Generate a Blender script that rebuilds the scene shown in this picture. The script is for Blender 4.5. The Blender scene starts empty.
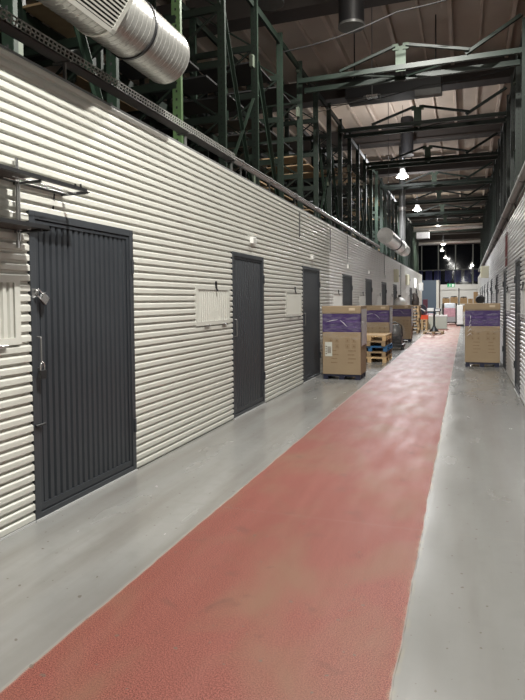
import bpy, bmesh, math, random
from mathutils import Vector, Matrix
random.seed(7)
C = bpy.context.scene.collection
PI = math.pi

# ------------------------------------------------------------------ camera
F, YAW, PITCH, ROLL = 580.0, math.radians(19.4), math.radians(2.0), math.radians(-0.55)
cam_d = bpy.data.cameras.new('camera'); cam = bpy.data.objects.new('camera', cam_d); C.objects.link(cam)
cam_d.sensor_fit = 'VERTICAL'; cam_d.sensor_height = 36.0; cam_d.lens = F / 700 * 36
M = Matrix.Rotation(YAW, 3, 'Z') @ Matrix.Rotation(PI/2 - PITCH, 3, 'X') @ Matrix.Rotation(ROLL, 3, 'Z')
cam.matrix_world = Matrix.Translation((0, 0, 1.5)) @ M.to_4x4()
v = M.transposed() @ Vector((0, 1, 0))                    # the corridor's vanishing point must fall at (466, 299)
px, py = 262.5 + F * v.x / -v.z, 350 - F * v.y / -v.z
cam_d.shift_x = -(466 - px) / 700.0; cam_d.shift_y = (299 - py) / 700.0
cam_d.clip_start = 0.05; cam_d.clip_end = 300
bpy.context.scene.camera = cam

# ------------------------------------------------------------------ world, exposure
w = bpy.data.worlds.new('world'); bpy.context.scene.world = w; w.use_nodes = True
w.node_tree.nodes['Background'].inputs[0].default_value = (0.75, 0.88, 1.0, 1)
w.node_tree.nodes['Background'].inputs[1].default_value = 0.03
sc = bpy.context.scene
sc.view_settings.view_transform = 'Standard'; sc.view_settings.look = 'None'
sc.view_settings.gamma = 1.0; sc.view_settings.use_curve_mapping = False
sc.view_settings.exposure = 0.0

# ------------------------------------------------------------------ materials
MATS = {}
def mat(name, col, rough=0.5, metal=0.0, var=0.0, scale=6.0, bump=0.0, bscale=60.0, rvar=0.0, emit=None, es=0.0, stretch=None, trans=None):
    if name in MATS: return MATS[name]
    m = bpy.data.materials.new(name); m.use_nodes = True; MATS[name] = m
    nt = m.node_tree; b = nt.nodes['Principled BSDF']
    b.inputs['Base Color'].default_value = (*col, 1); b.inputs['Roughness'].default_value = rough; b.inputs['Metallic'].default_value = metal
    tc = nt.nodes.new('ShaderNodeTexCoord')
    co = tc.outputs['Object']
    if stretch:
        mp = nt.nodes.new('ShaderNodeMapping'); mp.inputs['Scale'].default_value = stretch
        nt.links.new(co, mp.inputs['Vector']); co = mp.outputs['Vector']
    if var or rvar:
        n = nt.nodes.new('ShaderNodeTexNoise'); n.inputs['Scale'].default_value = scale; n.inputs['Detail'].default_value = 4
        nt.links.new(co, n.inputs['Vector'])
        if var:
            r = nt.nodes.new('ShaderNodeMapRange'); r.inputs[3].default_value = 1 - var; r.inputs[4].default_value = 1 + var
            nt.links.new(n.outputs['Fac'], r.inputs[0])
            mx = nt.nodes.new('ShaderNodeVectorMath'); mx.operation = 'SCALE'; mx.inputs[0].default_value = col
            nt.links.new(r.outputs[0], mx.inputs['Scale']); nt.links.new(mx.outputs[0], b.inputs['Base Color'])
        if rvar:
            r = nt.nodes.new('ShaderNodeMapRange'); r.inputs[3].default_value = max(0.02, rough - rvar); r.inputs[4].default_value = min(1, rough + rvar)
            nt.links.new(n.outputs['Fac'], r.inputs[0]); nt.links.new(r.outputs[0], b.inputs['Roughness'])
    if bump:
        n2 = nt.nodes.new('ShaderNodeTexNoise'); n2.inputs['Scale'].default_value = bscale
        nt.links.new(co, n2.inputs['Vector'])
        bp = nt.nodes.new('ShaderNodeBump'); bp.inputs['Strength'].default_value = bump; bp.inputs['Distance'].default_value = 0.01
        nt.links.new(n2.outputs['Fac'], bp.inputs['Height']); nt.links.new(bp.outputs[0], b.inputs['Normal'])
    if emit:
        b.inputs['Emission Color'].default_value = (*emit, 1); b.inputs['Emission Strength'].default_value = es
    return m

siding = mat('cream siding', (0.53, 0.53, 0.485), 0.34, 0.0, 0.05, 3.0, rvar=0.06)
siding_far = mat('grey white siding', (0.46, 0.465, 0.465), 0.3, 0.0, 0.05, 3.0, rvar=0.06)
siding_lit = mat('lit cream siding', (0.84, 0.84, 0.81), 0.34, 0.0, 0.04, 3.0, rvar=0.06)  # lighter copy of the siding, far lamplight put into its colour
trimm = mat('grey trim', (0.17, 0.17, 0.17), 0.45)
black_in = mat('dark interior', (0.02, 0.02, 0.02), 0.9)
door_m = mat('anthracite door paint', (0.030, 0.034, 0.040), 0.42, 0.0, 0.15, 2.0, rvar=0.08)
door_m2 = mat('anthracite frame paint', (0.036, 0.040, 0.046), 0.4)
galv = mat('galvanised duct', (0.33, 0.325, 0.305), 0.30, 0.55, 0.10, 14.0, rvar=0.1, stretch=(1, 14, 1))
steel = mat('bright steel', (0.62, 0.62, 0.62), 0.25, 1.0)
steel_dk = mat('dull steel', (0.16, 0.16, 0.155), 0.4, 0.3, 0.2, 8)
blk = mat('black paint', (0.012, 0.012, 0.013), 0.45)
grate = mat('dark shelf board', (0.05, 0.035, 0.028), 0.6, 0, 0.3, 20)
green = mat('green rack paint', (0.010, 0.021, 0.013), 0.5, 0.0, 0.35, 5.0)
green_lit = mat('lit green rack paint', (0.085, 0.15, 0.06), 0.5, 0.0, 0.25, 6.0)  # brighter copy of the rack green, lamplight put into the paint
truss_g = mat('green truss paint', (0.010, 0.021, 0.014), 0.5, 0.0, 0.3, 5.0)
green_shaded = mat('shaded green steel', (0.007, 0.014, 0.009), 0.5, 0.0, 0.3, 5.0)  # darker copy of the rack green, shade among the racks put into it
roof_m = mat('concrete roof slab', (0.50, 0.42, 0.35), 0.85, 0, 0.3, 0.5)
roof_rib = mat('roof rib', (0.60, 0.50, 0.42), 0.85, 0, 0.2, 2)
joist_m = mat('dark joist', (0.06, 0.05, 0.045), 0.8, 0, 0.2, 2)
kraft = mat('kraft cardboard', (0.30, 0.225, 0.14), 0.75, 0, 0.10, 3.0)
kraft2 = mat('pale kraft cardboard', (0.55, 0.36, 0.19), 0.75, 0, 0.12, 3.0)
purple = mat('purple print', (0.042, 0.017, 0.105), 0.55, 0, 0.1, 5)
purple_lt = mat('pale purple lettering', (0.12, 0.07, 0.22), 0.6)
ink = mat('dark ink', (0.11, 0.07, 0.045), 0.7)
white_m = mat('white paint', (0.78, 0.78, 0.75), 0.5)
cream_m = mat('cream cabinet paint', (0.78, 0.76, 0.58), 0.45)
navy = mat('navy plastic pallet', (0.012, 0.014, 0.035), 0.45)
wood = mat('pallet wood', (0.52, 0.36, 0.19), 0.8, 0, 0.25, 8.0)
wood_old = mat('weathered pallet wood', (0.30, 0.21, 0.12), 0.8, 0, 0.3, 8.0)
blue_p = mat('blue pallet paint', (0.02, 0.11, 0.25), 0.6, 0, 0.2, 8)
blue_wall = mat('blue grey panel', (0.10, 0.14, 0.20), 0.5)
maroon = mat('maroon panel', (0.10, 0.015, 0.035), 0.5)
orange = mat('orange red plastic', (0.75, 0.09, 0.03), 0.4)
pink = mat('pink wrapped goods', (0.52, 0.28, 0.32), 0.4, 0, 0.5, 9)
rust = mat('red pipe paint', (0.09, 0.025, 0.025), 0.5)
glass_dk = mat('dark window glass', (0.006, 0.008, 0.012), 0.08)
tint = mat('blue violet drape', (0.035, 0.04, 0.13), 0.7, 0, 0.5, 4)
sign_g = mat('green sign', (0.02, 0.4, 0.15), 0.4, emit=(0.02, 0.6, 0.25), es=0.15)
sign_w = mat('sign white', (0.9, 0.95, 0.9), 0.4, emit=(0.8, 1, 0.85), es=0.3)
bulb_m = mat('lamp bulb', (1, 1, 1), 0.4, emit=(1.0, 0.97, 0.88), es=60)
foil = mat('silver lagging', (0.72, 0.70, 0.68), 0.3, 0.7, 0.2, 9)
concrete = mat('concrete block', (0.25, 0.25, 0.24), 0.8, 0, 0.2, 3)
olive = mat('green bin plastic', (0.55, 0.60, 0.52), 0.5)
dirt_plate = mat('tray steel', (0.30, 0.30, 0.28), 0.4, 0.2, 0.2, 10)

def film_mat():
    m = bpy.data.materials.new('stretch film'); m.use_nodes = True; nt = m.node_tree
    for n in list(nt.nodes): nt.nodes.remove(n)
    o = nt.nodes.new('ShaderNodeOutputMaterial'); mix = nt.nodes.new('ShaderNodeMixShader')
    t = nt.nodes.new('ShaderNodeBsdfTransparent'); g = nt.nodes.new('ShaderNodeBsdfPrincipled')
    g.inputs['Base Color'].default_value = (0.8, 0.8, 0.85, 1); g.inputs['Roughness'].default_value = 0.12
    tc = nt.nodes.new('ShaderNodeTexCoord'); mp = nt.nodes.new('ShaderNodeMapping'); mp.inputs['Scale'].default_value = (1.2, 1.2, 5)
    mp.inputs['Rotation'].default_value = (0.3, 0.5, 0.2)
    n = nt.nodes.new('ShaderNodeTexNoise'); n.inputs['Scale'].default_value = 5; n.inputs['Detail'].default_value = 6; n.inputs['Distortion'].default_value = 1.5
    r = nt.nodes.new('ShaderNodeMapRange'); r.inputs[1].default_value = 0.45; r.inputs[2].default_value = 0.75; r.inputs[3].default_value = 0.0; r.inputs[4].default_value = 0.22
    bp = nt.nodes.new('ShaderNodeBump'); bp.inputs['Strength'].default_value = 0.6; bp.inputs['Distance'].default_value = 0.02
    L = nt.links.new
    L(tc.outputs['Object'], mp.inputs[0]); L(mp.outputs[0], n.inputs['Vector']); L(n.outputs['Fac'], r.inputs[0]); L(n.outputs['Fac'], bp.inputs['Height'])
    L(bp.outputs[0], g.inputs['Normal']); L(r.outputs[0], mix.inputs[0]); L(t.outputs[0], mix.inputs[1]); L(g.outputs[0], mix.inputs[2]); L(mix.outputs[0], o.inputs[0])
    return m
film = film_mat()

def floor_mat():
    m = bpy.data.materials.new('painted concrete floor'); m.use_nodes = True; nt = m.node_tree; L = nt.links.new
    b = nt.nodes['Principled BSDF']
    tc = nt.nodes.new('ShaderNodeTexCoord'); sep = nt.nodes.new('ShaderNodeSeparateXYZ'); L(tc.outputs['Object'], sep.inputs[0])
    def math_(op, a, b_=None, c=None):
        n = nt.nodes.new('ShaderNodeMath'); n.operation = op
        for i, x in enumerate((a, b_, c)):
            if x is None: continue
            if isinstance(x, (int, float)): n.inputs[i].default_value = x
            else: L(x, n.inputs[i])
        return n.outputs[0]
    def noise(scale, detail=4, st=(1, 1, 1), dist=0.0):
        mp = nt.nodes.new('ShaderNodeMapping'); mp.inputs['Scale'].default_value = st; L(tc.outputs['Object'], mp.inputs[0])
        n = nt.nodes.new('ShaderNodeTexNoise'); n.inputs['Scale'].default_value = scale; n.inputs['Detail'].default_value = detail; n.inputs['Distortion'].default_value = dist
        L(mp.outputs[0], n.inputs['Vector']); return n.outputs['Fac']
    def rng(x, a, b_, c=0.0, d=1.0):
        n = nt.nodes.new('ShaderNodeMapRange'); L(x, n.inputs[0])
        for i, q in enumerate((a, b_, c, d)): n.inputs[i+1].default_value = q
        return n.outputs[0]
    def mix(f, a, b_):
        n = nt.nodes.new('ShaderNodeMix'); n.data_type = 'RGBA'
        if isinstance(f, float): n.inputs[0].default_value = f
        else: L(f, n.inputs[0])
        for i, x in ((6, a), (7, b_)):
            if isinstance(x, tuple): n.inputs[i].default_value = (*x, 1)
            else: L(x, n.inputs[i])
        return n.outputs[2]
    X = sep.outputs[0]; Y = sep.outputs[1]
    wob = math_('MULTIPLY', math_('SUBTRACT', noise(3.0, 6), 0.5), 0.035)
    Xw = math_('ADD', X, wob)
    red = math_('MULTIPLY', rng(Xw, -1.697, -1.689), rng(Xw, -0.262, -0.270))
    # concrete
    big = noise(0.9, 5, (1.6, 0.5, 1)); fine = noise(30, 3); streak = noise(2.2, 5, (2.2, 0.22, 1))
    conc = mix(rng(big, 0.35, 0.65), (0.215, 0.215, 0.207), (0.275, 0.275, 0.262))
    conc = mix(rng(streak, 0.42, 0.66, 0, 0.75), conc, (0.185, 0.175, 0.16))
    conc = mix(rng(noise(9, 3), 0.5, 0.8, 0, 0.25), conc, (0.165, 0.165, 0.15))
    pale = math_('MULTIPLY', rng(Xw, -0.28, -0.26), rng(math_('ADD', X, math_('MULTIPLY', math_('SUBTRACT', noise(1.6, 4), 0.5), 0.12)), 0.06, 0.02))
    conc = mix(math_('MULTIPLY', pale, 0.16), conc, (0.33, 0.33, 0.32))
    # red coating with fine grit, tyre wear and brown stains
    grit = noise(185, 2)
    rc = mix(rng(grit, 0.38, 0.62), (0.085, 0.020, 0.016), (0.315, 0.108, 0.082))
    rc = mix(rng(noise(1.5, 7, (1.2, 0.8, 1), 0.4), 0.47, 0.66, 0, 0.8), rc, (0.19, 0.10, 0.065))
    rc = mix(rng(noise(2.0, 5, (3.0, 0.16, 1), 0.3), 0.5, 0.72, 0, 0.14), rc, (0.30, 0.13, 0.11))
    rc = mix(rng(noise(5.0, 6, (1, 1, 1), 0.6), 0.62, 0.74, 0, 0.55), rc, (0.11, 0.05, 0.038))
    conc = mix(math_('MULTIPLY', rng(Xw, -0.31, -0.28), 0.5), conc, (0.155, 0.155, 0.147))  # concrete right of the red darkened in colour against the overhead lamp's brightness
    col = mix(red, conc, rc)
    # broken edge line of the coating
    e1 = math_('MULTIPLY', rng(Xw, -0.285, -0.272), rng(Xw, -0.238, -0.250))
    col = mix(math_('MULTIPLY', e1, rng(noise(14, 4), 0.35, 0.7, 0.0, 0.4)), col, (0.28, 0.25, 0.18))
    e3 = math_('MULTIPLY', rng(Xw, -0.268, -0.264), rng(Xw, -0.256, -0.260))
    col = mix(math_('MULTIPLY', e3, rng(noise(4, 5), 0.45, 0.6, 0.1, 0.7)), col, (0.09, 0.07, 0.05))
    e2 = math_('MULTIPLY', rng(Xw, -1.712, -1.702), rng(Xw, -1.682, -1.690))
    col = mix(math_('MULTIPLY', e2, 0.2), col, (0.47, 0.42, 0.36))
    # cross joints
    fr = math_('ABSOLUTE', math_('SUBTRACT', math_('FRACT', math_('DIVIDE', math_('ADD', Y, math_('ADD', -0.95, math_('MULTIPLY', wob, 0.8))), 5.8)), 0.5))
    jt = rng(fr, 0.0016, 0.0006)
    col = mix(math_('MULTIPLY', jt, math_('SUBTRACT', 0.42, math_('MULTIPLY', red, 0.25))), col, (0.22, 0.21, 0.19))
    # specks
    sp = rng(noise(24, 1), 0.735, 0.755, 0, 0.7); col = mix(sp, col, (0.12, 0.10, 0.08))
    L(col, b.inputs['Base Color'])
    rough_c = rng(noise(2.4, 5, (1.5, 0.5, 1)), 0.25, 0.75, 0.17, 0.30)
    rough_r = rng(noise(3.0, 5, (2, 0.5, 1)), 0.25, 0.75, 0.42, 0.60)
    mr = nt.nodes.new('ShaderNodeMix'); mr.data_type = 'FLOAT'; L(red, mr.inputs[0]); L(rough_c, mr.inputs[2]); L(rough_r, mr.inputs[3])
    L(mr.outputs[0], b.inputs['Roughness']); L(rng(red, 0, 1, 0.5, 0.3), b.inputs['Specular IOR Level'])
    h = math_('ADD', math_('MULTIPLY', math_('MULTIPLY', grit, red), 0.25), math_('MULTIPLY', noise(1.3, 3, (1, 1.6, 1)), 0.3))
    bp = nt.nodes.new('ShaderNodeBump'); bp.inputs['Strength'].default_value = 0.35; bp.inputs['Distance'].default_value = 0.006
    L(h, bp.inputs['Height']); L(bp.outputs[0], b.inputs['Normal'])
    return m

# ------------------------------------------------------------------ mesh helpers
class MB:
    def __init__(s): s.v = []; s.f = []; s.mi = []; s.sm = []; s.m = 0
    def add(s, vs, fs, smooth=False):
        k = len(s.v); s.v += [tuple(x) for x in vs]
        for f in fs: s.f.append([k + i for i in f]); s.mi.append(s.m); s.sm.append(smooth)
        return s
    def box(s, x0, x1, y0, y1, z0, z1):
        return s.add([(x0,y0,z0),(x1,y0,z0),(x1,y1,z0),(x0,y1,z0),(x0,y0,z1),(x1,y0,z1),(x1,y1,z1),(x0,y1,z1)],
                     [(0,3,2,1),(4,5,6,7),(0,1,5,4),(1,2,6,5),(2,3,7,6),(3,0,4,7)])
    def bar(s, a, b, w=0.05, h=None, up=(0,0,1)):
        h = h or w; a = Vector(a); b = Vector(b); d = (b-a).normalized(); u = Vector(up)
        if abs(d.dot(u)) > 0.99: u = Vector((1,0,0))
        r = d.cross(u).normalized(); u = r.cross(d).normalized()
        vs = []
        for p in (a, b):
            for i, j in ((-1,-1),(1,-1),(1,1),(-1,1)): vs.append(p + r*i*w/2 + u*j*h/2)
        return s.add(vs, [(3,2,1,0),(4,5,6,7),(0,1,5,4),(1,2,6,5),(2,3,7,6),(3,0,4,7)])
    def angle(s, a, b, w=0.06, t=0.008, up=(0,0,1), flip=1):          # steel angle section
        a = Vector(a); b = Vector(b); d = (b-a).normalized(); u = Vector(up)
        if abs(d.dot(u)) > 0.99: u = Vector((1,0,0))
        r = d.cross(u).normalized(); u = r.cross(d).normalized()*flip
        s.bar(a + u*w/2, b + u*w/2, t, w, u); s.bar(a + r*w/2, b + r*w/2, w, t, u); return s
    def tube(s, pts, r, n=12, caps=True, rads=None):
        pts = [Vector(p) for p in pts]; rings = []
        ref = None
        for i, p in enumerate(pts):
            d = (pts[min(i+1, len(pts)-1)] - pts[max(i-1, 0)]).normalized()
            u = ref if ref is not None else (Vector((0,0,1)) if abs(d.z) < 0.9 else Vector((1,0,0)))
            x = d.cross(u).normalized(); y = x.cross(d).normalized(); ref = y
            rr = rads[i] if rads else r
            rings.append([p + (x*math.cos(2*PI*k/n) + y*math.sin(2*PI*k/n))*rr for k in range(n)])
        vs = [q for g in rings for q in g]; fs = []
        for i in range(len(pts)-1):
            for k in range(n): fs.append((i*n+k, i*n+(k+1)%n, (i+1)*n+(k+1)%n, (i+1)*n+k))
        s.add(vs, fs, True)
        if caps:
            s.add(rings[0], [tuple(range(n))[::-1]]); s.add(rings[-1], [tuple(range(n))])
        return s
    def build(s, name, m, parent=None, bevel=0.0, loc=None):
        me = bpy.data.meshes.new(name); me.from_pydata(s.v, [], s.f)
        for x in (m if isinstance(m, (list, tuple)) else [m]): me.materials.append(x)
        for i, p in enumerate(me.polygons): p.material_index = s.mi[i]; p.use_smooth = s.sm[i]
        bm = bmesh.new(); bm.from_mesh(me); bmesh.ops.recalc_face_normals(bm, faces=bm.faces); bm.to_mesh(me); bm.free()
        o = bpy.data.objects.new(name, me); C.objects.link(o)
        if parent: o.parent = parent
        if loc: o.location = loc
        if bevel:
            b = o.modifiers.new('bevel', 'BEVEL'); b.width = bevel; b.segments = 2; b.limit_method = 'ANGLE'
        return o
def thing(name, label, cat, loc=(0,0,0), group=None, rz=0):
    o = bpy.data.objects.new(name, None); C.objects.link(o); o.location = loc; o.rotation_euler.z = rz; o.empty_display_size = 0.1
    o['label'] = label; o['category'] = cat
    if group: o['group'] = group
    return o
def tag(o, label, cat, group=None):
    o['label'] = label; o['category'] = cat
    if group: o['group'] = group
    return o
def struct(o, label=None, cat=None):
    o['kind'] = 'structure'
    if label: o['label'] = label
    if cat: o['category'] = cat
    return o
def relabel(o, label): o['label'] = label; return o
def kids(o): return [c for c in bpy.data.objects if c.parent == o]
def dup(root, loc=None, label=None, rz=None):
    r = root.copy(); C.objects.link(r)
    if loc is not None: r.location = loc
    if rz is not None: r.rotation_euler.z = rz
    if label: r['label'] = label
    for ch in kids(root):
        c = ch.copy(); C.objects.link(c); c.parent = r
        for g in kids(ch):
            d = g.copy(); C.objects.link(d); d.parent = c
    return r

# ------------------------------------------------------------------ setting
WL, WR = -2.775, 0.770            # front faces of the two siding walls
TOPL, TOPR = 3.13, 2.97
DT = 2.13                         # door head
DOORS_L = [(3.18,4.47),(6.78,7.98),(10.12,11.40),(13.72,14.92),(17.08,18.26),(20.55,21.75),(23.95,25.15),(31.2,32.5),(35.0,36.2)]
DOORS_R = [(9.55,10.45),(12.75,13.65),(16.2,17.1),(19.7,20.6),(23.2,24.1),(26.7,27.6),(30.2,31.1),(33.7,34.6)]
HZ0, HZ1 = 1.23, 1.68             # hatches

fl = MB().add([(-13,-5,0),(9,-5,0),(9,78,0),(-13,78,0),(-13,-5,-.2),(9,-5,-.2),(9,78,-.2),(-13,78,-.2)],
              [(0,1,2,3),(7,6,5,4),(4,5,1,0),(5,6,2,1),(6,7,3,2),(7,4,0,3)]).build('floor', floor_mat())
struct(fl)

PITCHZ = 0.068
def siding_sheet(mb, X, sx, y0, y1, z0, z1, off=0.0):
    """horizontal trapezoid siding, ridges pointing towards +sx"""
    prof = [(0.000,-.020),(0.0125,-.020),(0.0175,-.001),(0.0195,0.0),(0.051,0.0),(0.055,-.002),(0.068,-.020)]
    pts = []; k = math.floor(z0 / PITCHZ) - 1
    while k * PITCHZ < z1:
        for dz, dx in prof[:-1]:
            pts.append((k*PITCHZ + dz, dx))
        k += 1
    pts.append((k*PITCHZ, -.020)); out = []
    def interp(z):
        for (a, da), (b, db) in zip(pts, pts[1:]):
            if a <= z <= b: return da + (db-da)*(z-a)/max(b-a, 1e-9)
        return -.020
    out.append((z0, interp(z0)))
    out += [p for p in pts if z0 < p[0] < z1]
    out.append((z1, interp(z1)))
    vs = []; fs = []
    back = -.026
    for z, dx in out:
        vs += [(X + sx*(dx+off), y0, z), (X + sx*(dx+off), y1, z)]
    n = len(out)
    for i in range(n-1): fs.append((2*i, 2*i+1, 2*i+3, 2*i+2))
    nb = len(vs)
    for z, dx in out: vs += [(X + sx*back, y0, z), (X + sx*back, y1, z)]
    for i in range(n-1):
        fs.append((nb+2*i+2, nb+2*i+3, nb+2*i+1, nb+2*i))
        fs.append((2*i, 2*i+2, nb+2*i+2, nb+2*i)); fs.append((2*i+1, nb+2*i+1, nb+2*i+3, 2*i+3))
    mb.add(vs, fs)

def wall(name, X, sx, doors, hatches, y0, y1, top, m):
    mb = MB(); seams = [y0]
    # lengths of sheet over the doors, lapped at visible seams
    y = y0; i = 0; step = 6.0
    while y < y1 - .01:
        ye = min(y1, y + step) if y > y0 else min(y1, y0+3.1)
        siding_sheet(mb, X, sx, y, ye, DT, top, 0.0012*(i % 2)); y = ye; i += 1
    edges = [y0] + [e for d in doors for e in d] + [y1]
    for a, b in zip(edges[::2], edges[1::2]):
        hs = [h for h in hatches if a <= h[0] < b]
        if hs:
            h0, h1 = hs[0]
            if h0 > a: siding_sheet(mb, X, sx, a, h0, 0.0, DT)
            siding_sheet(mb, X, sx, h0, h1, 0.0, HZ0); siding_sheet(mb, X, sx, h0, h1, HZ1, DT)
            if b > h1: siding_sheet(mb, X, sx, h1, b, 0.0, DT)
        else: siding_sheet(mb, X, sx, a, b, 0.0, DT)
    mb.m = 1
    xs = sorted((X - sx*.16, X - sx*.055)); mb.box(xs[0], xs[1], y0, y1, 0, top-.01)
    return struct(mb.build(name, [m, black_in]))
HAT_L = [(a-1.06, a-.10) for a, b in DOORS_L[:-1]]
HAT_R = [(a-1.14, a-.14) for a, b in DOORS_R[:5]]
YS = 12.3
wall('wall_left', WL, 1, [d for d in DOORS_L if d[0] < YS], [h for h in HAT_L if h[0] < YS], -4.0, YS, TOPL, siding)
wall('wall_left', WL, 1, [d for d in DOORS_L if d[0] > YS], [h for h in HAT_L if h[0] > YS], YS, 40.2, TOPL, siding_lit)
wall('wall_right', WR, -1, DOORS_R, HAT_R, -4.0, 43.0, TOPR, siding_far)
# capping trims along the wall tops
mb = MB(); mb.box(WL-.20, WL-.028, -4, 40.2, TOPL, TOPL+.02); mb.box(WL-.028, WL-.020, -4, 40.2, TOPL-.02, TOPL+.02)
struct(mb.build('trim_1', trimm))
mb = MB(); mb.box(WR+.028, WR+.2, -4, 43, TOPR, TOPR+.02); struct(mb.build('trim_2', trimm))
# base angles
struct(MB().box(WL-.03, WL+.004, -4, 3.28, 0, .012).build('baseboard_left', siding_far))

# outer shell
RZ = 8.8
struct(MB().box(-13.2, -13, -5, 78, 0, 10).build('wall_hall_left', black_in))
struct(MB().box(9, 9.2, -5, 78, 0, 10).build('wall_hall_right', black_in))
struct(MB().box(-13.2, 9.2, -5.2, -5, 0, 10).build('wall_behind', concrete))
mb = MB(); mb.box(-13.2, 9.2, -5, 78, RZ, RZ+.25); mb.m = 1
x = -12.4
i = 0
while x < 9:
    wd = .10 if i % 2 == 0 else .06
    mb.box(x-wd/2, x+wd/2, -5, 78, RZ-(.22 if i % 2 == 0 else .10), RZ); x += .75; i += 1
struct(mb.build('ceiling', [roof_m, roof_rib]))
mb = MB(); y = 0.9
while y < 76:
    mb.box(-13, 9, y-.15, y+.15, RZ-.75, RZ-.10); mb.box(-13, 9, y-.28, y+.28, RZ-.82, RZ-.75); y += 6.0
struct(mb.build('trim_3', joist_m))

# ------------------------------------------------------------------ far end facade
FY = 75.0
mb = MB(); mb.box(-13, 9, FY, FY+.2, 0, 2.65); mb.box(-13, 9, FY-.15, FY+.2, 2.65, 3.3)
struct(mb.build('wall_end', white_m))
struct(MB().box(-13, 9, FY+.05, FY+.1, 3.3, RZ).build('window_1', glass_dk))
win = bpy.data.objects['window_1']
mb = MB()
for k in range(-6, 5): mb.box(-1.22+k*2.0-.07, -1.22+k*2.0+.07, FY-.06, FY+.05, 3.3, 8.3)
mb.box(-13, 9, FY-.05, FY+.05, 5.0, 5.14)
mb.build('window_frame', mat('window frame', (0.30,0.32,0.30), 0.5), win)
mb = MB(); x = -5.8
while x < 1.8:
    n = 5
    for k in range(n):
        a = x + k*.16; mb.tube([(a, FY-.13, 3.5 + random.random()*.3), (a+.02, FY-.13, 5.06)], .07, 6)
    x += 1.0 + random.random()*.3
tag(mb.build('window_tint', tint), 'row of blue violet strips low in the dark end window', 'tint')  # blue violet strips set before the glass to tint the window
t = thing('exit_sign', 'small green exit sign on the white band of the end wall', 'sign', (-1.75, FY-.16, 2.95))
MB().box(-.42, .42, -.05, .0, 0.02, .44).build('sign_box', sign_g, t)
mb = MB(); mb.tube([(-.12,-.055,.38),(-.12,-.062,.38)], .05, 8); mb.bar((-.12,-.058,.32),(-.16,-.058,.18),.07,.008,(0,1,0))
mb.bar((-.16,-.058,.18),(-.26,-.058,.08),.05,.008,(0,1,0)); mb.bar((-.16,-.058,.18),(-.04,-.058,.06),.05,.008,(0,1,0)); mb.bar((-.12,-.058,.3),(0,-.058,.24),.04,.008,(0,1,0))
mb.box(.12,.34,-.062,-.052,.06,.4)
mb.build('running_figure', sign_w, t)

# blue grey booth beyond the left wall
mb = MB(); mb.box(-3.9, -2.2, 47.5, 50.0, 0, 3.0); mb.m = 1; mb.box(-2.2, -2.0, 47.45, 50.0, 0, 3.0)
struct(mb.build('wall_booth', [blue_wall, white_m]))

# ------------------------------------------------------------------ doors
def door(n, X, sx, y0, y1, detail=True):
    w_ = y1 - y0
    def xs(a, b): return sorted((X + sx*a, X + sx*b))
    mb = MB(); a, b = xs(-.055, .004)
    t_ = .055
    mb.box(a, b, y0, y0+t_, 0.012, DT); mb.box(a, b, y1-t_, y1, 0.012, DT); mb.box(a, b, y0+t_, y1-t_, DT-t_, DT); mb.box(a, b, y0+t_, y1-t_, 0.012, .05)
    fr = struct(mb.build('door_%d' % n, door_m2, bevel=.003 if detail else 0))
    # ribbed leaf
    ya, yb = y0+t_+.004, y1-t_-.004; za, zb = .06, DT-t_-.006
    mb = MB(); st = .032
    a, b = xs(-.04, -.006)
    mb.box(a, b, ya, ya+st, za, zb); mb.box(a, b, yb-st, yb, za, zb); mb.box(a, b, ya+st, yb-st, za, za+.045); mb.box(a, b, ya+st, yb-st, zb-.022, zb)
    N = max(6, int(round((yb-ya-2*st)/.0666))); p = (yb-ya-2*st)/N; vs = []
    for k in range(N):
        o = ya + st + k*p
        vs += [(o, -.030), (o+p*.22, -.030), (o+p*.34, -.014), (o+p*.88, -.014), (o+p, -.030)]
    pts = [(X + sx*d, yy, za+.045) for yy, d in vs]; pt2 = [(x_, yy, zb-.022) for x_, yy, _ in pts]
    m_ = len(pts); mb.add(pts + pt2, [(i, i+1, m_+i+1, m_+i) for i in range(m_-1)])
    a, b = xs(-.04, -.034); mb.box(a, b, ya+st, yb-st, za+.045, zb-.022)
    leaf = mb.build('door_leaf', door_m, fr)
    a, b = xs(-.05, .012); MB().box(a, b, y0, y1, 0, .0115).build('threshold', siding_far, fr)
    # hinges on the far jamb
    for hz in (.35, 1.75):
        mb = MB(); mb.tube([(X+sx*.012, y1-t_*.5, hz), (X+sx*.012, y1-t_*.5, hz+.12)], .012, 10); mb.build('hinge', door_m2, fr)
    # pull handle
    hx = X + sx*.035; hy = y0+.052
    mb = MB(); mb.tube([(X-sx*.01,hy,1.27),(hx,hy,1.265),(hx,hy,1.25),(hx,hy,1.07),(hx,hy,1.055),(X-sx*.01,hy,1.05)], .006, 8)
    mb.build('handle', steel_dk, leaf)
    return fr
for i, (a, b) in enumerate(DOORS_L): door(i+1, WL, 1, a, b)
for i, (a, b) in enumerate(DOORS_R): door(i+11, WR, -1, a, b)

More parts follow.
